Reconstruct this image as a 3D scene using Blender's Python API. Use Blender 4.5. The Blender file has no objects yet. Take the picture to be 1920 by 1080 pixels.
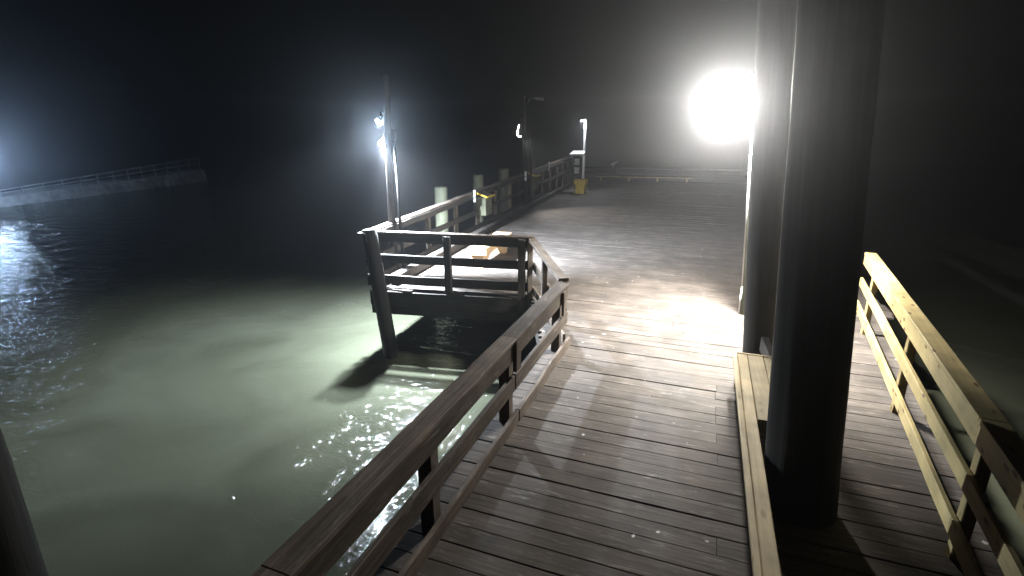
import bpy, bmesh, math, random
from mathutils import Vector, Matrix
R = math.radians
sc = bpy.context.scene
col = sc.collection
rng = random.Random(11)

# ------------------------------------------------------------------ camera
cd = bpy.data.cameras.new('camera')
cd.sensor_width = 36.0
cd.lens = 18.0
cd.clip_start = 0.05
cd.clip_end = 2000.0
cam = bpy.data.objects.new('camera', cd)
col.objects.link(cam)
cam.location = (0, 0, 3.0)
cam.rotation_euler = (R(90 - 16.8), 0, R(20.5))
sc.camera = cam

# ------------------------------------------------------------------ night sky
w = bpy.data.worlds.new('World')
sc.world = w
w.use_nodes = True
wn, wl = w.node_tree.nodes, w.node_tree.links
sky = wn.new('ShaderNodeTexSky')
sky.sky_type = 'NISHITA'
sky.sun_disc = False
sky.sun_elevation = R(35)
sky.sun_rotation = R(200)
hsv = wn.new('ShaderNodeHueSaturation')
hsv.inputs['Saturation'].default_value = 0.25
bg = wn['Background']
wl.new(sky.outputs[0], hsv.inputs['Color'])
wl.new(hsv.outputs[0], bg.inputs['Color'])
bg.inputs['Strength'].default_value = 0.00025

# ------------------------------------------------------------------ exposure / render
sc.view_settings.view_transform = 'Standard'
sc.view_settings.look = 'None'
sc.view_settings.exposure = 0.0
sc.view_settings.gamma = 1.0
sc.render.engine = 'CYCLES'
sc.cycles.use_denoising = True
sc.cycles.max_bounces = 5
sc.cycles.volume_bounces = 0
sc.cycles.sample_clamp_indirect = 4.0
sc.cycles.caustics_reflective = False
sc.cycles.caustics_refractive = False

MAIN = 840.0      # deck lamp radiance
DOWN = 5600.0     # downward beam, given to an added second head by the post
LED = 8500.0       # flood power on the corner pole
HAZE = 0.0074


# ------------------------------------------------------------------ materials
def mat(name):
    m = bpy.data.materials.new(name)
    m.use_nodes = True
    return m, m.node_tree.nodes, m.node_tree.links, m.node_tree.nodes['Principled BSDF']


def ramp(n, pts):
    r = n.new('ShaderNodeValToRGB')
    e = r.color_ramp.elements
    while len(e) < len(pts):
        e.new(0.5)
    for k, (p, c) in zip(e, pts):
        k.position = p
        k.color = (*c, 1) if len(c) == 3 else c
    return r


def wood(name, dark, light, rough=0.75, knots=0.0, droppings=0.0, wear=0.0, bump=0.35, gs=1.0):
    """grain runs along the u direction of each timber; 'tint' is a random value per timber"""
    m, n, l, b = mat(name)
    uv = n.new('ShaderNodeUVMap')
    uv.uv_map = 'grain'
    mp = n.new('ShaderNodeMapping')
    mp.inputs['Scale'].default_value = (1.3 * gs, 34 * gs, 1)
    l.new(uv.outputs[0], mp.inputs[0])
    g = n.new('ShaderNodeTexNoise')
    g.inputs['Scale'].default_value = 1.0
    g.inputs['Detail'].default_value = 6
    g.inputs['Roughness'].default_value = 0.65
    g.inputs['Distortion'].default_value = 0.4
    l.new(mp.outputs[0], g.inputs['Vector'])
    r = ramp(n, [(0.30, dark), (0.72, light)])
    l.new(g.outputs[0], r.inputs[0])
    at = n.new('ShaderNodeAttribute')
    at.attribute_name = 'tint'
    mr = n.new('ShaderNodeMapRange')
    mr.inputs[3].default_value = 0.62
    mr.inputs[4].default_value = 1.3
    l.new(at.outputs['Fac'], mr.inputs[0])
    mu = n.new('ShaderNodeMixRGB')
    mu.blend_type = 'MULTIPLY'
    mu.inputs[0].default_value = 1
    l.new(r.outputs[0], mu.inputs[1])
    l.new(mr.outputs[0], mu.inputs[2])
    out = mu.outputs[0]
    tc = n.new('ShaderNodeTexCoord')
    # broad weather stains
    s = n.new('ShaderNodeTexNoise')
    s.inputs['Scale'].default_value = 2.3
    s.inputs['Detail'].default_value = 5
    l.new(tc.outputs['Object'], s.inputs['Vector'])
    sr = ramp(n, [(0.33, (0.6, 0.6, 0.6)), (0.68, (1.22, 1.2, 1.15))])
    l.new(s.outputs[0], sr.inputs[0])
    m2 = n.new('ShaderNodeMixRGB')
    m2.blend_type = 'MULTIPLY'
    m2.inputs[0].default_value = 0.8
    l.new(out, m2.inputs[1])
    l.new(sr.outputs[0], m2.inputs[2])
    out = m2.outputs[0]
    if wear:
        mp3 = n.new('ShaderNodeMapping')
        mp3.inputs['Scale'].default_value = (3.2, 16, 1)
        l.new(uv.outputs[0], mp3.inputs[0])
        q = n.new('ShaderNodeTexNoise')
        q.inputs['Scale'].default_value = 1.0
        q.inputs['Detail'].default_value = 8
        q.inputs['Roughness'].default_value = 0.72
        l.new(mp3.outputs[0], q.inputs['Vector'])
        qr = ramp(n, [(0.56, (0, 0, 0)), (0.72, (wear, wear, wear))])
        l.new(q.outputs[0], qr.inputs[0])
        m3 = n.new('ShaderNodeMixRGB')
        m3.inputs[2].default_value = (0.46, 0.44, 0.40, 1)
        l.new(qr.outputs[0], m3.inputs[0])
        l.new(out, m3.inputs[1])
        out = m3.outputs[0]
    if knots:
        mk = n.new('ShaderNodeMapping')
        mk.inputs['Scale'].default_value = (3.6, 9.5, 1)
        l.new(uv.outputs[0], mk.inputs[0])
        v = n.new('ShaderNodeTexVoronoi')
        v.inputs['Scale'].default_value = 1.0
        l.new(mk.outputs[0], v.inputs['Vector'])
        kr = ramp(n, [(0.10, (1, 1, 1)), (0.21, (0, 0, 0))])
        l.new(v.outputs['Distance'], kr.inputs[0])
        km = n.new('ShaderNodeMath')
        km.operation = 'MULTIPLY'
        km.inputs[1].default_value = knots
        l.new(kr.outputs[0], km.inputs[0])
        m4 = n.new('ShaderNodeMixRGB')
        m4.inputs[2].default_value = (0.10, 0.055, 0.02, 1)
        l.new(km.outputs[0], m4.inputs[0])
        l.new(out, m4.inputs[1])
        out = m4.outputs[0]
    if droppings:
        d = n.new('ShaderNodeTexNoise')
        d.inputs['Scale'].default_value = 9.0
        d.inputs['Detail'].default_value = 3
        l.new(tc.outputs['Object'], d.inputs['Vector'])
        dr = ramp(n, [(0.715, (0, 0, 0)), (0.74, (droppings, droppings, droppings))])
        l.new(d.outputs[0], dr.inputs[0])
        m5 = n.new('ShaderNodeMixRGB')
        m5.inputs[2].default_value = (0.75, 0.75, 0.72, 1)
        l.new(dr.outputs[0], m5.inputs[0])
        l.new(out, m5.inputs[1])
        out = m5.outputs[0]
    l.new(out, b.inputs['Base Color'])
    b.inputs['Roughness'].default_value = rough
    b.inputs['Specular IOR Level'].default_value = 0.35
    bp = n.new('ShaderNodeBump')
    bp.inputs['Strength'].default_value = bump
    bp.inputs['Distance'].default_value = 0.006
    l.new(g.outputs[0], bp.inputs['Height'])
    l.new(bp.outputs[0], b.inputs['Normal'])
    return m


def plain(name, c, rough=0.6, metal=0.0, var=0.25, scale=6.0):
    m, n, l, b = mat(name)
    tc = n.new('ShaderNodeTexCoord')
    s = n.new('ShaderNodeTexNoise')
    s.inputs['Scale'].default_value = scale
    s.inputs['Detail'].default_value = 6
    l.new(tc.outputs['Object'], s.inputs['Vector'])
    r = ramp(n, [(0.3, tuple(x * (1 - var) for x in c)), (0.7, tuple(min(1, x * (1 + var)) for x in c))])
    l.new(s.outputs[0], r.inputs[0])
    l.new(r.outputs[0], b.inputs['Base Color'])
    b.inputs['Roughness'].default_value = rough
    b.inputs['Metallic'].default_value = metal
    bp = n.new('ShaderNodeBump')
    bp.inputs['Strength'].default_value = 0.25
    bp.inputs['Distance'].default_value = 0.01
    l.new(s.outputs[0], bp.inputs['Height'])
    l.new(bp.outputs[0], b.inputs['Normal'])
    return m


def glow(name, c, s):
    m, n, l, b = mat(name)
    b.inputs['Base Color'].default_value = (0.8, 0.8, 0.8, 1)
    b.inputs['Emission Color'].default_value = (*c, 1)
    b.inputs['Emission Strength'].default_value = s
    return m


def water_mat():
    """silty harbour water: light scattered back out of the water (flat) under a rippled mirror skin"""
    m, n, l, b = mat('turbid_water')
    n.remove(b)
    tc = n.new('ShaderNodeTexCoord')
    s = n.new('ShaderNodeTexNoise')
    s.inputs['Scale'].default_value = 0.42
    s.inputs['Detail'].default_value = 5
    s.inputs['Distortion'].default_value = 1.2
    l.new(tc.outputs['Object'], s.inputs['Vector'])
    r = ramp(n, [(0.3, (0.042, 0.045, 0.031)), (0.72, (0.064, 0.069, 0.049))])
    l.new(s.outputs[0], r.inputs[0])
    df = n.new('ShaderNodeBsdfDiffuse')
    l.new(r.outputs[0], df.inputs['Color'])
    mp = n.new('ShaderNodeMapping')
    mp.inputs['Rotation'].default_value = (0, 0, R(-35))
    mp.inputs['Scale'].default_value = (1.0, 1.7, 1)
    l.new(tc.outputs['Object'], mp.inputs[0])
    # gusts: some patches ripple, others lie smooth
    gu = n.new('ShaderNodeTexNoise')
    gu.inputs['Scale'].default_value = 0.8
    gu.inputs['Detail'].default_value = 3
    l.new(mp.outputs[0], gu.inputs['Vector'])
    gr = ramp(n, [(0.38, (0.6, 0.6, 0.6)), (0.62, (1, 1, 1))])
    l.new(gu.outputs[0], gr.inputs[0])
    prev = None
    for sca, dist, det in ((0.8, 0.11, 1), (3.0, 0.062, 1.8), (7.5, 0.028, 1.8)):
        q = n.new('ShaderNodeTexNoise')
        q.inputs['Scale'].default_value = sca
        q.inputs['Detail'].default_value = det
        q.inputs['Distortion'].default_value = 0.7
        l.new(mp.outputs[0], q.inputs['Vector'])
        bp = n.new('ShaderNodeBump')
        l.new(gr.outputs[0], bp.inputs['Strength'])
        bp.inputs['Distance'].default_value = dist
        l.new(q.outputs[0], bp.inputs['Height'])
        if prev:
            l.new(prev.outputs[0], bp.inputs['Normal'])
        prev = bp
    gl = n.new('ShaderNodeBsdfGlossy')
    gl.inputs['Roughness'].default_value = 0.025
    l.new(prev.outputs[0], gl.inputs['Normal'])
    fz = n.new('ShaderNodeFresnel')
    fz.inputs['IOR'].default_value = 1.33
    mx = n.new('ShaderNodeMixShader')
    l.new(fz.outputs[0], mx.inputs[0])
    l.new(df.outputs[0], mx.inputs[1])
    l.new(gl.outputs[0], mx.inputs[2])
    l.new(mx.outputs[0], n['Material Output'].inputs['Surface'])
    return m


M = dict(
    deck=wood('weathered_deck', (0.055, 0.046, 0.041), (0.155, 0.136, 0.123), wear=0.6, droppings=0.85, bump=0.45),
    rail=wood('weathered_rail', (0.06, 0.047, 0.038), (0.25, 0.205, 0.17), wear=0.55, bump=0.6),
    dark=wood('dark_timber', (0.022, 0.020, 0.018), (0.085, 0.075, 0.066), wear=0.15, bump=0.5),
    pine=wood('new_pine', (0.46, 0.35, 0.15), (0.60, 0.49, 0.25), rough=0.6, knots=1.0, bump=0.12),
    tan=wood('tan_pine', (0.40, 0.31, 0.17), (0.56, 0.46, 0.29), rough=0.65, knots=0.4, bump=0.2),
    bench=wood('bench_pine', (0.45, 0.30, 0.16), (0.62, 0.45, 0.27), rough=0.6, knots=0.3, bump=0.2),
    pile=wood('tarred_pile', (0.008, 0.0077, 0.0073), (0.028, 0.026, 0.024), bump=0.9, gs=0.6),
    black=wood('shaded_pile', (0.006, 0.006, 0.005), (0.018, 0.017, 0.015), bump=0.9, gs=0.6),  # darker copy of the pile timber, shade of an unlit side in its colour
    fresh=wood('treated_pile', (0.085, 0.092, 0.062), (0.155, 0.165, 0.12), bump=0.4, gs=0.6),
    pole=wood('grey_pole', (0.02, 0.019, 0.018), (0.05, 0.046, 0.042), bump=0.4),
    steel=plain('galvanised_steel', (0.42, 0.43, 0.44), 0.45, 0.6),
    darkgrey=plain('weathered_conduit', (0.022, 0.022, 0.023), 0.6, 0.2),
    grey=plain('grey_metal', (0.16, 0.17, 0.18), 0.5, 0.4),
    pale=plain('pale_pipe', (0.6, 0.62, 0.62), 0.5, 0, 0.1),
    white=plain('white_plastic', (0.78, 0.79, 0.80), 0.4, 0, 0.06),
    yellow=plain('yellow_paint', (0.66, 0.47, 0.05), 0.5, 0, 0.15),
    paper=plain('pale_notice', (0.62, 0.63, 0.64), 0.6, 0, 0.3, 9),
    conc=plain('rough_concrete', (0.66, 0.66, 0.64), 0.85, 0, 0.35, 2.2),
    rock=plain('wet_rock', (0.12, 0.12, 0.115), 0.5, 0, 0.5, 3),
    main=glow('lamp_light', (1.0, 0.965, 0.90), MAIN),
    led=glow('led_light', (0.66, 0.82, 1.0), 900),
    dim=glow('shade_glow', (1.0, .98, .94), 14),  # emission for the lit inside of the second pole's shade
    far=glow('far_lamp_light', (0.9, 0.95, 1.0), 160),
)

for k_ in ('pole', 'darkgrey'):
    M[k_].node_tree.nodes['Principled BSDF'].inputs['Specular IOR Level'].default_value = 0.06
    M[k_].node_tree.nodes['Principled BSDF'].inputs['Metallic'].default_value = 0


# ------------------------------------------------------------------ mesh builder
class MB:
    def __init__(s):
        s.bm = bmesh.new()
        s.uv = s.bm.loops.layers.uv.new('grain')
        s.t = s.bm.faces.layers.float.new('tint')

    def _rings(s, rings, us, vs, cap=True, smooth=False, tint=None):
        t = rng.random() if tint is None else tint
        ou, ov = rng.uniform(0, 50), rng.uniform(0, 50)
        n = len(rings[0])
        vv = [[s.bm.verts.new(p) for p in r] for r in rings]
        for i in range(len(rings) - 1):
            for k in range(n):
                k2 = (k + 1) % n
                f = s.bm.faces.new((vv[i][k], vv[i][k2], vv[i + 1][k2], vv[i + 1][k]))
                f[s.t] = t
                f.smooth = smooth
                for lp, (a, c) in zip(f.loops, ((i, k), (i, k + 1), (i + 1, k + 1), (i + 1, k))):
                    lp[s.uv].uv = (ou + us[a], ov + vs[c])
        if cap:
            for r, fl in ((vv[0], True), (vv[-1], False)):
                f = s.bm.faces.new(list(reversed(r)) if fl else r)
                f[s.t] = t
                for lp in f.loops:
                    lp[s.uv].uv = (ou + lp.vert.co.x * .7, ov + lp.vert.co.z + lp.vert.co.y)
        return s

    def beam(s, a, b, w, h, up=(0, 0, 1), ch=0.006, jit=0.0015, seg=0.5, tint=None, sag=0.0):
        """timber from a to b (centre line), w across, h along up, worn edges"""
        a, b = Vector(a), Vector(b)
        d = (b - a)
        L = d.length
        d.normalize()
        up = Vector(up)
        x = d.cross(up).normalized()
        y = x.cross(d).normalized()
        ns = max(1, int(L / seg))
        hw, hh = w / 2, h / 2
        ch = min(ch, hw * .4, hh * .4)
        base = [(-hw + ch, -hh), (hw - ch, -hh), (hw, -hh + ch), (hw, hh - ch), (hw - ch, hh), (-hw + ch, hh), (-hw, hh - ch), (-hw, -hh + ch)]
        vs = [0]
        for i in range(8):
            p, q = base[i], base[(i + 1) % 8]
            vs.append(vs[-1] + math.hypot(q[0] - p[0], q[1] - p[1]))
        rings, us = [], []
        for i in range(ns + 1):
            f = i / ns
            c = a + d * (L * f)
            ox, oy = rng.gauss(0, jit), rng.gauss(0, jit)
            rings.append([c + x * (px + ox + rng.gauss(0, jit * .5)) + y * (py + oy + rng.gauss(0, jit * .5)) for px, py in base])
            us.append(L * f)
        return s._rings(rings, us, vs, tint=tint)

    def box(s, c, dx, dy, dz, rz=0.0, ch=0.006, tint=None):
        """box standing on c (base centre)"""
        c = Vector(c)
        return s.beam(c, c + Vector((0, 0, dz)), dx, dy, up=(-math.sin(rz), math.cos(rz), 0), ch=ch, tint=tint)

    def cyl(s, a, b, r0, r1=None, n=16, seg=0.4, jit=0.0, smooth=True, tint=None, dome=0.0):
        a, b = Vector(a), Vector(b)
        r1 = r0 if r1 is None else r1
        d = b - a
        L = d.length
        d.normalize()
        x = d.orthogonal().normalized()
        y = d.cross(x)
        ns = max(1, int(L / seg))
        vs = [k * 2 * math.pi * max(r0, r1) / n for k in range(n + 1)]
        lob = [rng.gauss(0, jit) for _ in range(n)]
        rings, us = [], []
        for i in range(ns + 1):
            f = i / ns
            rr = r0 + (r1 - r0) * f
            c = a + d * (L * f)
            rings.append([c + (x * math.cos(2 * math.pi * k / n) + y * math.sin(2 * math.pi * k / n)) * (rr * (1 + lob[k] + rng.gauss(0, jit * .4))) for k in range(n)])
            us.append(L * f)
        if dome:
            for f, q in ((0.5, 0.86), (0.85, 0.52), (1.0, 0.1)):
                c = b + d * dome * f
                rings.append([c + (p - b) * q for p in rings[ns]])
                us.append(L + dome * f)
        return s._rings(rings, us, vs, smooth=smooth, tint=tint)

    def tube(s, pts, r, n=8):
        for p, q in zip(pts, pts[1:]):
            s.cyl(p, q, r, n=n, seg=9)
        return s

    def ball(s, c, r, n=20, m=12, sq=1.0):
        c = Vector(c)
        rings, us = [], []
        for i in range(m + 1):
            th = math.pi * (0.02 + 0.96 * i / m)
            rings.append([c + Vector((math.cos(2 * math.pi * k / n) * math.sin(th), math.sin(2 * math.pi * k / n) * math.sin(th), -math.cos(th) * sq)) * r for k in range(n)])
            us.append(i * .1)
        return s._rings(rings, us, [k * .1 for k in range(n + 1)], smooth=True)

    def poly(s, pts, d):
        """prism: flat outline pts pushed along d"""
        d = Vector(d)
        p = [Vector(q) for q in pts]
        return s._rings([p, [q + d for q in p]], [0, d.length], [k * .1 for k in range(len(p) + 1)])

    def build(s, name, m, parent=None, off=(0, 0, 0)):
        bmesh.ops.recalc_face_normals(s.bm, faces=s.bm.faces)
        if tuple(off) != (0, 0, 0):
            bmesh.ops.translate(s.bm, verts=s.bm.verts, vec=-Vector(off))
        me = bpy.data.meshes.new(name)
        s.bm.to_mesh(me)
        s.bm.free()
        me.materials.append(m)
        o = bpy.data.objects.new(name, me)
        col.objects.link(o)
        if parent:
            o.parent = parent
        elif tuple(off) != (0, 0, 0):
            o.location = off
        return o


def tag(o, label=None, cat=None, group=None, kind=None):
    if label: o['label'] = label
    if cat: o['category'] = cat
    if group: o['group'] = group
    if kind: o['kind'] = kind
    return o


def thing(name, loc, label, cat, group=None):
    o = bpy.data.objects.new(name, None)
    o.location = loc
    o.empty_display_size = 0.2
    col.objects.link(o)
    tag(o, label, cat, group)
    return o


def part(name, mb, m, root, label=None):
    """parts are drawn in world coordinates, then hung on their thing"""
    base = Vector((0, 0, 0))
    r = root
    while r:
        base += r.location
        r = r.parent
    o = mb.build(name, m, root, off=base)
    if label: o['label'] = label
    return o


def copy_tree(o, parent=None):
    c = o.copy()
    col.objects.link(c)
    c.parent = parent
    for ch in list(o.children):
        copy_tree(ch, c)
    return c


# ------------------------------------------------------------------ water
wb = bmesh.new()
for v in ((-900, -900), (900, -900), (900, 900), (-900, 900)):
    wb.verts.new((*v, 0))
wb.faces.new(wb.verts)
me = bpy.data.meshes.new('water')
wb.to_mesh(me)
wb.free()
me.materials.append(water_mat())
water = bpy.data.objects.new('water', me)
water.location.z = -1.4
col.objects.link(water)
tag(water, kind='structure')

# ------------------------------------------------------------------ deck
FRONT = ((-6.2, 8.32), (-2.95, 8.92))       # front edge of the wide part


def xl(y):          # left edge of the wide part
    return -6.22 - 0.080 * (y - 9)


def yrail(y):       # line of the yellow rail
    return 2.55 - 0.112 * (9.6 - y)


def inside(x, y):
    if y < 9.9:
        if x > yrail(y) + 0.36: return False
    elif x > 3.2: return False
    if y < 6.75: return x > -2.06
    dg = -2.06 + (y - 6.75) / (8.95 - 6.75) * (-0.92)
    if y < 9.0 and x > dg: return True
    fy = FRONT[0][1] + (x - FRONT[0][0]) / (FRONT[1][0] - FRONT[0][0]) * (FRONT[1][1] - FRONT[0][1])
    return x > xl(y) and y > min(fy, 8.92)


deck = MB()
bw = 0.192
y = -1.4
while y < 35.6:
    yc = y + bw / 2
    step = 0.04
    x = -9.0
    runs, start = [], None
    while x < 3.6:
        i = inside(x, yc)
        if i and start is None: start = x
        if not i and start is not None:
            runs.append((start, x)); start = None
        x += step
    for a, b in runs:
        joints = [a + rng.uniform(-.02, .02)]
        p = a + rng.choice((2.4, 4.9, 4.9, 6.0))
        while p < b - 0.8:
            joints.append(p + rng.uniform(-.01, .01)); p += 4.9
        joints.append(b + rng.uniform(-.025, .025))
        for p, q in zip(joints, joints[1:]):
            dz = rng.gauss(0, .0018)
            deck.beam((p + .002, yc, -.019 + dz), (q - .002, yc + rng.gauss(0, .0012), -.019 + dz + rng.gauss(0, .001)), bw - rng.choice((.002, .003, .004, .007, .011)), .04, ch=.004, jit=.0013, seg=.55, tint=rng.uniform(.3, .7))
    y += bw
deck_o = deck.build('boardwalk', M['deck'])
tag(deck_o, kind='structure')
fr = MB()
fr.beam((-2.04, -1.4, -.17), (-2.04, 6.75, -.17), .05, .26)
fr.beam((-1.0, -1.4, -.17), (-1.0, 8.9, -.17), .08, .26)
fr.beam((0.2, -1.4, -.17), (0.2, 35, -.17), .08, .26)
fr.beam((1.5, -1.4, -.17), (1.5, 35, -.17), .08, .26)
fr.beam((-2.04, 6.75, -.17), (-2.94, 8.93, -.17), .05, .26)
fr.beam((-6.16, 8.30, -.19), (-2.85, 8.89, -.19), .08, .30)
fr.beam((-6.2, 8.42, -.44), (-2.9, 9.02, -.44), .2, .2)
fr.beam((xl(8.3) + .02, 8.3, -.17), (xl(35.5) + .02, 35.5, -.17), .08, .28)
for k in range(9):
    yy = 9.4 + 3.1 * k
    fr.beam((xl(yy) + .05, yy, -.42), (3.1, yy, -.42), .2, .22)
for yy in (0.6, 3.4, 6.2):
    fr.beam((-2.1, yy, -.42), (2.3, yy, -.42), .2, .22)
fo = fr.build('deck_frame', M['dark'], deck_o)


# ------------------------------------------------------------------ railings
def vpost(mb, x, y, z0, z1, w=0.09, d=0.09, rz=0.0, ch=.006):
    return mb.beam((x, y, z0), (x, y, z1), w, d, up=(-math.sin(rz), math.cos(rz), 0), ch=ch)


# near left railing along the walkway
X = -1.70
t = thing('walkway_railing', (X, 2.8, 0), 'weathered brown wooden railing down the near left side of the walkway', 'railing')
cuts = (-1.4, 1.45, 4.62, 6.82)
for a, b in zip(cuts, cuts[1:]):
    part('top_rail', MB().beam((X - .065, a + .004, .955), (X - .065, b - .004, .955), .185, .042, ch=.008, jit=.0022, seg=.3), M['rail'], t)
    part('side_rail', MB().beam((X - .012, a + .004, .838), (X - .012, b - .01, .838), .045, .188, ch=.007, jit=.002, seg=.3), M['rail'], t)
    part('mid_rail', MB().beam((X - .012, a + .02, .46), (X - .012, b - .01, .46), .045, .185, ch=.007, jit=.002, seg=.3), M['rail'], t)
    part('toe_board', MB().beam((X + .035, a + .01, .075), (X + .035, b - .01, .075), .045, .15, ch=.007, jit=.003, seg=.3), M['rail'], t)
for yy in (-0.8, 1.0, 2.95, 4.62, 6.62):
    part('post', vpost(MB(), X - .098, yy, -.4, .933, .12, .12), M['rail'], t)
for yy, zz in ((4.62, .62), (6.48, .60)):
    part('splice_block', MB().beam((X + .035, yy, zz), (X + .035, yy, zz + .34), .035, .13, up=(0, 1, 0), ch=.006, jit=.003), M['rail'], t)

# diagonal railing
A, B = Vector((-1.74, 6.86, 0)), Vector((-2.93, 8.98, 0))
t = thing('corner_railing', ((A + B) / 2), 'short angled wooden railing joining the walkway rail to the platform front rail', 'railing')
d = (B - A).normalized()
nrm = Vector((d.y, -d.x, 0))
part('top_rail', MB().beam(A + Vector((0, 0, 1.0)) - nrm * .04, B + Vector((0, 0, 1.115)) - nrm * .04, .15, .042, ch=.007, jit=.003), M['rail'], t)
for z0, z1, hh in ((.91, 1.03, .14), (.50, .60, .13), (.10, .12, .14)):
    part('side_rail', MB().beam(A + Vector((0, 0, z0)), B + Vector((0, 0, z1)), .042, hh, jit=.003), M['rail'], t)
for f in (.45, .97):
    p = A.lerp(B, f) - nrm * .075
    part('post', vpost(MB(), p.x, p.y, -.35, 1.0 + .09 * f, rz=math.atan2(d.y, d.x)), M['rail'], t)

# front railing of the platform
C0 = Vector((-6.28, 8.44, 0))
t = thing('platform_front_railing', ((B + C0) / 2), 'shade-darkened wooden railing across the near edge of the wide platform above the water', 'railing')
d = (C0 - B).normalized()
nf = Vector((d.y, -d.x, 0))
if nf.y > 0: nf = -nf
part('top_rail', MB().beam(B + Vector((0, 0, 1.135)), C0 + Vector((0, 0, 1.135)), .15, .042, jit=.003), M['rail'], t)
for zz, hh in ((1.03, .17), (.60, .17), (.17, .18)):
    part('side_rail', MB().beam(B + Vector((0, 0, zz)) + nf * .02, C0 + Vector((0, 0, zz)) + nf * .02, .05, hh, jit=.003), M['dark'], t)  # dark timber puts silhouette shade into these rails and the posts
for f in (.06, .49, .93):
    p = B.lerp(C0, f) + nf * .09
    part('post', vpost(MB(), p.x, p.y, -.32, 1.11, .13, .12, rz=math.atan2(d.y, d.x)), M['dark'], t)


# long left railing of the pier
def rz_(y):
    return 1.16 + 0.022 * (y - 9)


t = thing('pier_railing', (xl(9), 9, 0), 'long wooden railing along the far left edge of the pier, lower rails darkened as unlit', 'railing')
seams = (8.1, 12.4, 15.6, 19.7, 24.0, 29.0, 35.4)
for a, b in zip(seams, seams[1:]):
    pa, pb = Vector((xl(a) + .08, a, 0)), Vector((xl(b) + .08, b, 0))
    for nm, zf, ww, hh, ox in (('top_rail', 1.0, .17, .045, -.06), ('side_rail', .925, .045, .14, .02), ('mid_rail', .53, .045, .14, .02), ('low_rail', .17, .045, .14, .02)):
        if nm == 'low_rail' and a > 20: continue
        part(nm, MB().beam(pa + Vector((ox, 0, rz_(a) * zf)), pb + Vector((ox, 0, rz_(b) * zf)), ww, hh, jit=.003, seg=.4), M['rail' if nm == 'top_rail' else 'dark'], t)  # lower rails get dark timber as shade on their unlit inner faces
yy = 9.3
while yy < 35:
    part('post', vpost(MB(), xl(yy), yy, -.35, rz_(yy) - .03, .1, .1), M['rail'], t)
    yy += 1.83
t = thing('shade_strip_timber', (xl(9) + .3, 9, 0), 'dark curb timber added for the shaded strip inside the long left railing', 'curb')
for a, b in ((8.65, 14.2), (14.25, 20.1), (20.15, 27.5), (27.55, 35.3)):
    part('timber', MB().beam((xl(a) + .36, a, .125), (xl(b) + .36, b, .125), .19, .2, ch=.02, jit=.004), M['dark'], t)  # added timber makes the dark strip where the deck edge is shaded

# yellow railing on the right
t = thing('yellow_pine_railing', (2.3, 6, 0), 'new yellow pine railing with knots along the right side of the walkway', 'railing')
ys = (-1.0, 3.98, 9.62)
for a, b in zip(ys, ys[1:]):
    def P(y, z, o=0.0): return (yrail(y) + o, y, z)
    part('top_rail', MB().beam(P(a, 1.135, .05), P(b - .006, 1.135, .05), .16, .04, ch=.005, jit=.001, tint=rng.uniform(.42, .55)), M['pine'], t)
    part('side_rail', MB().beam(P(a, 1.035), P(b - .004, 1.035), .04, .155, ch=.005, jit=.001, tint=rng.uniform(.42, .55)), M['pine'], t)
    part('mid_rail', MB().beam(P(a, .665), P(b - .004, .665), .04, .135, ch=.005, jit=.001, tint=rng.uniform(.42, .55)), M['pine'], t)
    part('low_rail', MB().beam(P(a, .275), P(b - .004, .275), .04, .135, ch=.005, jit=.001, tint=rng.uniform(.42, .55)), M['pine'], t)
for yy in (0.2, 2.1, 4.0, 6.3, 8.9):
    part('post', vpost(MB(), yrail(yy) + .068, yy, -.3, 1.11,   .085, .085), M['pine'], t)

# far end railing
t = thing('end_railing', (-3, 35.3, 0), 'low wooden railing across the far end of the pier', 'railing')
for zz, hh in ((.78, .1), (.42, .1)):
    part('rail', MB().beam((xl(35.2) + .2, 35.35, zz), (3.2, 36.0, zz), .05, hh), M['dark'], t)
for k in range(6):
    part('post', vpost(MB(), -8.0 + 2.1 * k, 35.45 + .06 * k, -.3, .83), M['dark'], t)
t = thing('end_bench', (-3.7, 35.0, 0), 'long pale bench at the far end of the pier', 'bench')
part('seat', MB().beam((-6.9, 34.5, .28), (-0.9, 35.1, .28), .4, .06), M['tan'], t)
for k in range(4):
    part('leg', MB().box((-6.6 + 1.8 * k, 34.55 + .18 * k, 0), .1, .3, .25), M['tan'], t)
# right railing, in the dark beyond the lamp
t = thing('right_pier_railing', (3.1, 15, 0), 'unlit wooden railing on the right edge of the pier beyond the lamp', 'railing')
for zz, hh in ((1.1, .12), (.62, .12), (.18, .12)):
    part('rail', MB().beam((3.1, 13.5, zz), (3.1, 35.8, zz), .05, hh), M['dark'], t)
for k in range(11):
    part('post', vpost(MB(), 3.17, 13.6 + 2.2 * k, -.3, 1.12), M['dark'], t)


# ------------------------------------------------------------------ piles
def pile(a, b, r0, r1, m, label, group=None, dome=0.03, n=22, jit=.02):
    o = MB().cyl(a, b, r0, r1, n=n, seg=.25, jit=jit, dome=dome).build('mooring_pile', m, None, off=a)
    return tag(o, label, 'pile', group)


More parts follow.
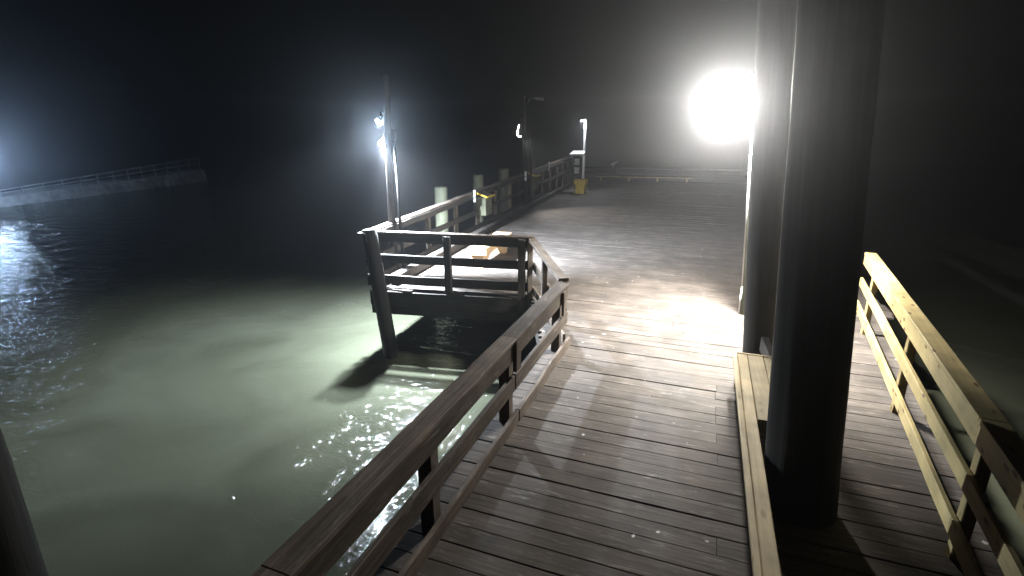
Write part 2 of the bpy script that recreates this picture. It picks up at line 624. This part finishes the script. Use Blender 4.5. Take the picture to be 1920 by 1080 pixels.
pile((1.215, 4.14, -3), (0.52, 4.42, 6.4), .30, .23, M['pile'], 'thickest black timber pile in the foreground beside the box bench', n=32)
pile((1.17, 7.46, -3), (0.50, 7.32, 5.4), .195, .212, M['pile'], 'slimmer black timber pile at the far end of the box bench beside the lamp', n=26)
pile((-4.47, 1.44, -3), (-4.50, 1.48, 2.6), .235, .22, M['black'], 'dark pile rising from the water at the lower left corner')
pile((-5.52, 8.2, -3), (-6.07, 8.28, 1.2), .155, .145, M['pile'], 'dark leaning pile under the front corner of the platform, foot in the water')
G = 'timber piles outside the long left railing'
pile((-6.95, 12.9, -3), (-6.95, 12.9, 1.55), .18, .18, M['fresh'], 'pale greenish round pile behind the left railing, nearest the corner lamp pole', G)
pile((-7.2, 16.0, -3), (-7.2, 16.0, 1.66), .18, .18, M['fresh'], 'grey round pile behind the nearer yellow edged rail box', G)
pile((-7.45, 19.0, -3), (-7.45, 19.0, 1.66), .2, .2, M['fresh'], 'dim pile with a bright top edge, just left of the second lamp pole', G)
pile((-7.75, 23.2, -3), (-7.75, 23.2, 1.9), .2, .2, M['fresh'], 'pile behind the farther yellow edged rail box', G)
G = 'dark piles under the platform deck'
for x_, y_, lb in ((-2.9, 9.1, 'dark pile under the deck where the angled railing meets the platform'), (-2.0, 6.3, 'dark pile under the walkway edge below the rail bend'), (-2.0, 3.4, 'dark pile under the walkway edge below the near left railing')):
    pile((x_, y_, -3), (x_, y_, -.53), .15, .14, M['pile'], lb, G, dome=0)
# short block spiked between the two big piles
tag(MB().beam((1.05, 4.76, .28), (.95, 7.2, .28), .09, .2, jit=.003).build('tie_timber', M['dark']), 'dark horizontal timber tying the two black piles together', 'timber')

# ------------------------------------------------------------------ box bench on the right of the walkway
t = thing('box_bench', (.7, 4.8, 0), 'low tan plank box bench running along the walkway beside the black piles', 'bench')
part('trim', MB().beam((.53, 2.0, .435), (.53, 6.34, .435), .045, .05, jit=.001), M['tan'], t)
part('trim', MB().beam((.56, 6.32, .435), (.97, 6.32, .435), .045, .05, jit=.001), M['tan'], t)
part('seat_board', MB().beam((.61, 2.0, .432), (.61, 6.29, .432), .108, .04, jit=.001), M['tan'], t)
part('seat_board', MB().beam((.755, 4.75, .432), (.755, 6.29, .432), .17, .04, jit=.001), M['tan'], t)
part('seat_board', MB().beam((.91, 4.75, .432), (.91, 6.29, .432), .13, .04, jit=.001), M['tan'], t)
part('side_panel', MB().beam((.60, 2.0, .205), (.60, 6.3, .205), .04, .40, jit=.001), M['rail'], t)
part('end_panel', MB().beam((.57, 6.29, .205), (.97, 6.29, .205), .04, .41, jit=.001), M['tan'], t)
part('end_panel', MB().beam((.625, 2.03, .205), (.655, 2.03, .205), .04, .40, jit=.001), M['rail'], t)

# ------------------------------------------------------------------ wooden bench on the platform
t = thing('wooden_bench', (-4.8, 11.6, 0), 'light timber bench with a thick slab seat on the lit platform behind the front railing', 'bench')
part('seat', MB().beam((-4.76, 10.45, .41), (-4.9, 12.5, .41), .44, .17, ch=.01, jit=.001), M['bench'], t)
for yy, xx in ((10.62, -4.79), (12.25, -4.9)):
    part('leg', MB().box((xx, yy, 0), .30, .2, .325), M['bench'], t)
    part('brace', MB().poly([(xx + .1, yy + .1, .13), (xx + .1, yy + .1, .31), (xx + .1, yy + .36, .31)], (.06, 0, 0)), M['bench'], t)


# ------------------------------------------------------------------ rail boxes, tubes
def rail_box(y, label):
    x = xl(y) + .2
    z = rz_(y)
    r = thing('rail_box', (x, y, z - .75), label, 'box', 'wooden boxes with yellow lids on the left railing')
    part('body', MB().box((x + .02, y, z - .72), .36, .50, .55, ch=.01), M['fresh'], r)
    part('lid', MB().poly([(x - .2, y - .28, z - .02), (x + .24, y - .28, z - .16), (x + .24, y + .28, z - .16), (x - .2, y + .28, z - .02)], (0.006, 0, .03)), M['dark'], r)
    part('lid_edge', MB().beam((x - .2, y - .305, z + .0), (x + .25, y - .305, z - .145), .04, .055).beam((x + .265, y - .3, z - .15), (x + .265, y + .29, z - .15), .03, .05), M['yellow'], r)
    part('bracket', MB().beam((x - .16, y - .2, z - .66), (x - .16, y + .2, z - .66), .05, .06), M['grey'], r)


rail_box(14.75, 'nearer wooden box with yellow edged lid hung on the left railing')
rail_box(21.2, 'farther wooden box with yellow edged lid hung on the left railing')
for yy, hh, lb in ((14.05, .36, 'bright white upright tube on the left railing beside the nearer yellow box'), (20.1, .36, 'bright white upright tube on the left railing beside the second lamp pole'), (24.6, .42, 'farthest small white upright tube on the left railing')):
    r = thing('rod_holder', (xl(yy) + .18, yy, rz_(yy) - .2), lb, 'tube', 'white tubes fixed to the left railing')
    x = xl(yy) + .18
    part('tube', MB().cyl((x, yy, rz_(yy) - .24), (x, yy, rz_(yy) - .24 + hh), .04, n=14), M['white'], r)
    part('strap', MB().cyl((x, yy, rz_(yy) - .1), (x, yy, rz_(yy) - .07), .046, n=14).beam((x - .07, yy, rz_(yy) - .085), (x, yy, rz_(yy) - .085), .02, .03), M['grey'], r)


# ------------------------------------------------------------------ lamps
def spot(name, loc, aim, power, c, size=120, blend=.5, rad=.06):
    ld = bpy.data.lights.new(name, 'SPOT')
    ld.energy = power
    ld.color = c
    ld.spot_size = R(size)
    ld.spot_blend = blend
    ld.shadow_soft_size = rad
    o = bpy.data.objects.new(name, ld)
    o.rotation_euler = (Vector(aim) - Vector(loc)).to_track_quat('-Z', 'Y').to_euler()
    col.objects.link(o)
    return o


def lit(root, o, loc):
    base = root.location
    o.parent = root
    o.location = Vector(loc) - base
    return o


# main lamp by the black piles
t = thing('street_lamp', (.82, 9.25, 0), 'white lamp drawn as a ball of glare on a pale post behind the black piles', 'lamp')
part('pole', MB().beam((.84, 9.25, -.3), (.60, 9.16, 4.1), .11, .11, ch=.012, jit=.001), M['fresh'], t)
part('conduit', MB().tube([(.745, 9.2, .03), (.745, 9.2, .5), (.57, 9.12, 3.2)], .014), M['white'], t)
part('arm', MB().tube([(.60, 9.16, 3.84), (.42, 9.2, 3.9), (.15, 9.22, 3.85)], .03).cyl((.15, 9.22, 3.85), (.15, 9.22, 3.66), .05), M['steel'], t)
part('hood', MB().cyl((.15, 9.22, 3.62), (.15, 9.22, 3.72), .16, .06, n=24), M['steel'], t)
part('glare_ball', MB().ball((.15, 9.22, 3.42), .21, n=24, m=14), M['main'], t)  # oversized bright ball stands in for the glare around a small lamp
part('lamp_head', MB().cyl((.62, 9.04, 3.52), (.65, 8.92, 3.37), .04, .10, n=18), M['steel'], t)  # added second head; one lamp's light is split with the ball
lit(t, spot('downlight', (.65, 8.90, 3.30), (.50, 8.75, 0), DOWN, (1.0, .965, .9), 120, 1.0, .09), (.65, 8.90, 3.30))


def lamp_head(root, p, q, m):
    """small flood: a bracket, a tilted hood and a glowing lens; p lens centre, q direction it faces"""
    p, q = Vector(p), Vector(q).normalized()
    h = part('lamp_head', MB().cyl(p - q * .17, p - q * .012, .04, .085, n=18), M['grey'], root)
    part('lens', MB().cyl(p - q * .01, p + q * .015, .068, .068, n=18, dome=.025), m, root)
    return h


# corner lamp pole over the water
t = thing('lamp_pole', (-6.2, 9.2, 0), 'tall dark timber lamp pole at the platform corner with two small floodlights', 'lamp')
part('pole', MB().cyl((-6.2, 9.24, -.3), (-6.12, 9.26, 4.1), .09, .07, n=18, jit=.01), M['pole'], t)
part('conduit', MB().tube([(-5.98, 9.28, .0), (-6.03, 9.28, 2.9)], .035).box((-6.03, 9.28, 2.88), .1, .08, .2), M['darkgrey'], t)
for p_, dr in (((-6.34, 9.26, 3.22), (-.5, -.55, -.67)), ((-6.32, 9.27, 2.78), (-.1, -.62, -.78))):
    p_ = Vector(p_)
    part('bracket', MB().tube([(-6.17, 9.25, p_.z + .2), p_ + Vector((.02, .06, .22)), p_ + Vector((.02, .06, .1))], .018), M['darkgrey'], t)
    lamp_head(t, p_, dr, M['led'])
lit(t, spot('flood_light', (-6.38, 9.22, 3.16), (-8.0, 7.5, -1.4), LED, (.79, .89, 1.0), 117, 1.0, .12), (-6.38, 9.22, 3.16))
lit(t, spot('flood_light', (-6.33, 9.24, 2.70), (-4.5, 10.2, 0), LED * 2.5, (.80, .89, 1.0), 146, 1.0, .05), (-6.33, 9.24, 2.70))

# second lamp pole, hardly lit
t = thing('lamp_pole', (-6.9, 20.1, 0), 'second lamp pole halfway along the left railing, with a shade and an added glowing crescent', 'lamp')
part('pole', MB().cyl((-6.98, 20.15, -3), (-7.0, 20.2, 4.4), .12, .09, n=16, jit=.01), M['pole'], t)
part('conduit', MB().tube([(-6.74, 20.3, 0), (-6.8, 20.3, 2.8)], .05).box((-6.8, 20.3, 2.8), .16, .12, .22), M['darkgrey'], t)
part('arm', MB().tube([(-7.0, 20.2, 4.0), (-6.8, 20.2, 4.3), (-6.4, 20.2, 4.33)], .03).beam((-6.55, 20.2, 4.28), (-6.2, 20.2, 4.27), .16, .09), M['grey'], t)
part('shade', MB().cyl((-7.16, 19.98, 2.85), (-7.12, 20.0, 3.4), .10, .03, n=16).tube([(-7.12, 20.0, 3.4), (-7.3, 20.05, 3.6), (-7.0, 20.15, 3.66)], .018), M['darkgrey'], t)
part('lens', MB().tube([(-7.13, 19.86, 3.32), (-7.19, 19.85, 3.08), (-7.2, 19.85, 2.94), (-7.12, 19.85, 2.87), (-7.04, 19.86, 2.89)], .022), M['dim'], t)  # glowing crescent stands in for light caught inside the shade

lit(t, spot('pole_light', (-7.02, 19.9, 2.85), (-2.6, 19.0, 0), 800, (1.0, .97, .9), 92, .7, .06), (-7.02, 19.95, 2.72))

# far lamp pole with a lit head
t = thing('lamp_pole', (-6.25, 27.6, 0), 'farthest lamp pole with a small lit head above the yellow bin', 'lamp')
part('pole', MB().cyl((-6.25, 27.6, 0), (-6.22, 27.6, 3.75), .08, .07, n=14), M['white'], t)
part('arm', MB().tube([(-6.22, 27.6, 3.62), (-6.4, 27.5, 3.7), (-6.5, 27.45, 3.6)], .03), M['grey'], t)
part('lamp_head', MB().cyl((-6.3, 27.4, 3.76), (-6.3, 27.4, 3.66), .06, .15, n=16), M['grey'], t)
part('lens', MB().cyl((-6.3, 27.4, 3.64), (-6.3, 27.4, 3.61), .12, .12, n=16), M['far'], t)
lit(t, spot('far_light', (-6.3, 27.35, 3.55), (-6.2, 26.6, 0), 260, (.9, .95, 1), 150, .5, .06), (-6.3, 27.35, 3.55))

# ------------------------------------------------------------------ bin and notice stand
t = thing('yellow_bin', (-6.1, 26.6, 0), 'yellow bin with overhanging lid at the far end of the pier', 'bin')
part('body', MB().beam((-6.12, 26.6, 0), (-6.12, 26.6, .47), .46, .46, up=(0, 1, 0), ch=.02), M['yellow'], t)
part('lid', MB().beam((-6.12, 26.6, .47), (-6.12, 26.6, .72), .62, .60, up=(0, 1, 0), ch=.03), M['yellow'], t)
t = thing('notice_stand', (-6.45, 27.0, 0), 'dark notice stand with small white roof behind the yellow bin', 'sign')
part('post', MB().box((-6.42, 27.05, 0), .1, .1, 1.9), M['dark'], t)
part('board', MB().box((-6.42, 26.97, .75), .5, .04, 1.1), M['dark'], t)
part('roof', MB().poly([(-6.8, 26.6, 1.92), (-6.02, 26.6, 1.92), (-6.1, 27.2, 2.06), (-6.72, 27.2, 2.06)], (0, .03, .07)), M['white'], t)
for z_ in (.98, 1.42):
    part('notice', MB().box((-6.45, 26.943, z_), .26, .008, .32, ch=.001), M['paper'], t)
# gull on the end rail
g = MB()
g._rings([[Vector((-5.9 + .0 + xx, 35.0 + rr * math.cos(a), 1.02 + zz + rr * math.sin(a))) for a in [k * math.pi / 5 for k in range(10)]] for xx, zz, rr in ((-.2, .0, .02), (-.12, .02, .07), (0, .05, .10), (.12, .09, .075), (.2, .15, .05), (.25, .22, .05), (.29, .24, .02))], [0, .1, .2, .3, .4, .5, .6], [k * .05 for k in range(11)], smooth=True)
g.cyl((-5.88, 34.97, .83), (-5.88, 35.0, 1.02), .012, n=6).cyl((-5.92, 35.03, .83), (-5.9, 35.0, 1.02), .012, n=6)
tag(g.build('seagull', M['white']), 'small white gull standing at the far end of the pier', 'bird')

# ------------------------------------------------------------------ breakwater
P0, P1 = Vector((-35.5, -3.5, 0)), Vector((-44.9, 36.6, 0))
WD = (P1 - P0).normalized()
WN = Vector((WD.y, -WD.x, 0))     # towards the pier
if WN.x < 0: WN = -WN
t = thing('breakwater', (-41, 20, -1.4), 'long grey concrete breakwater wall across the water at the left', 'wall')
seg = MB()


def wp(f, off, z):
    p = P0.lerp(P1, f) - WN * off
    return Vector((p.x, p.y, z))


rings, us = [], []
for k in range(41):
    f = k / 40
    zt = -.81 + (f - .55) * 1.13 + rng.gauss(0, .02)
    j = rng.gauss(0, .04)
    rings.append([wp(f, 0 + j, -3), wp(f, .08 + j, -.95 + .3 * f), wp(f, .18, zt), wp(f, 2.2, zt), wp(f, 2.4, -3)])
    us.append(k)
seg._rings(rings, us, [0, 1, 2, 3, 4, 5])
part('wall', seg, M['conc'], t)
rail = thing('breakwater_railing', (-41, 20, -.5), 'thin grey pipe railing standing on top of the breakwater', 'railing')
for hz in (1.12, .62):
    m_ = MB()
    pts = [wp(k / 20, .35, -.81 + (k / 20 - .55) * 1.13 + hz * max(.2, .34 + (k / 20 - .55) * 1.45)) for k in range(21)]
    m_.tube(pts, .042, 6)
    part('pipe', m_, M['pale'], rail)
for k in range(31):
    f = k / 30
    zt = -.83 + (f - .55) * 1.13
    part('post', MB().cyl(wp(f * .995, .35, zt), wp(f * .995, .35, zt + 1.12 * max(.2, .34 + (f - .55) * 1.45)), .03, n=6), M['pale'], rail)
# rocks along the foot
for k in range(26):
    f = rng.uniform(.35, 1.0) if k < 22 else 1.01 + .006 * k / 26
    o_ = -rng.uniform(.1, .9)
    p = wp(f, o_, -1.45)
    rb = bmesh.new()
    bmesh.ops.create_icosphere(rb, subdivisions=2, radius=rng.uniform(.1, .3))
    for v in rb.verts:
        v.co *= 1 + rng.gauss(0, .1)
        v.co.z *= .6
    me = bpy.data.meshes.new('rock')
    rb.to_mesh(me)
    rb.free()
    me.materials.append(M['rock'])
    ro = bpy.data.objects.new('rock', me)
    ro.location = p
    ro.rotation_euler.z = rng.uniform(0, 6)
    col.objects.link(ro)
    tag(ro, 'wet grey rock at the waterline along the foot of the breakwater', 'rock', 'rocks along the foot of the breakwater')

# lamp on the breakwater, at the left margin of the photograph
t = thing('breakwater_lamp', (-37.4, 16.4, -1.4), 'bright bluish lamp on a post in the water before the breakwater at the left edge', 'lamp')
part('pole', MB().cyl((-37.4, 16.4, -3), (-37.4, 16.4, 2.3), .12, .1, n=12), M['pole'], t)
part('lamp_head', MB().cyl((-37.4, 16.4, 2.3), (-37.4, 16.4, 2.12), .1, .24, n=16), M['grey'], t)
part('lens', MB().ball((-37.4, 16.4, 1.92), .19, n=16, m=8), glow('blue_lamp_light', (.48, .68, 1.0), 900), t)

# ------------------------------------------------------------------ mist, partly standing in for lens glare
hb = bmesh.new()
bmesh.ops.create_cube(hb, size=1)
me = bpy.data.meshes.new('haze')
hb.to_mesh(me)
hb.free()
hz = bpy.data.objects.new('haze', me)
hz.scale = (150, 150, 12)
hz.location = (-10, 30, 3.4)
col.objects.link(hz)
hm = bpy.data.materials.new('glare_mist')
hm.use_nodes = True
hn = hm.node_tree.nodes
hn.remove(hn['Principled BSDF'])
pv = hn.new('ShaderNodeVolumePrincipled')
pv.inputs['Color'].default_value = (.86, .88, .92, 1)
pv.inputs['Density'].default_value = HAZE
pv.inputs['Anisotropy'].default_value = 0.905
hm.node_tree.links.new(pv.outputs[0], hn['Material Output'].inputs['Volume'])
me.materials.append(hm)
tag(hz, kind='stuff', label='thin mist over the pier and water, partly added for lens glare', cat='mist')
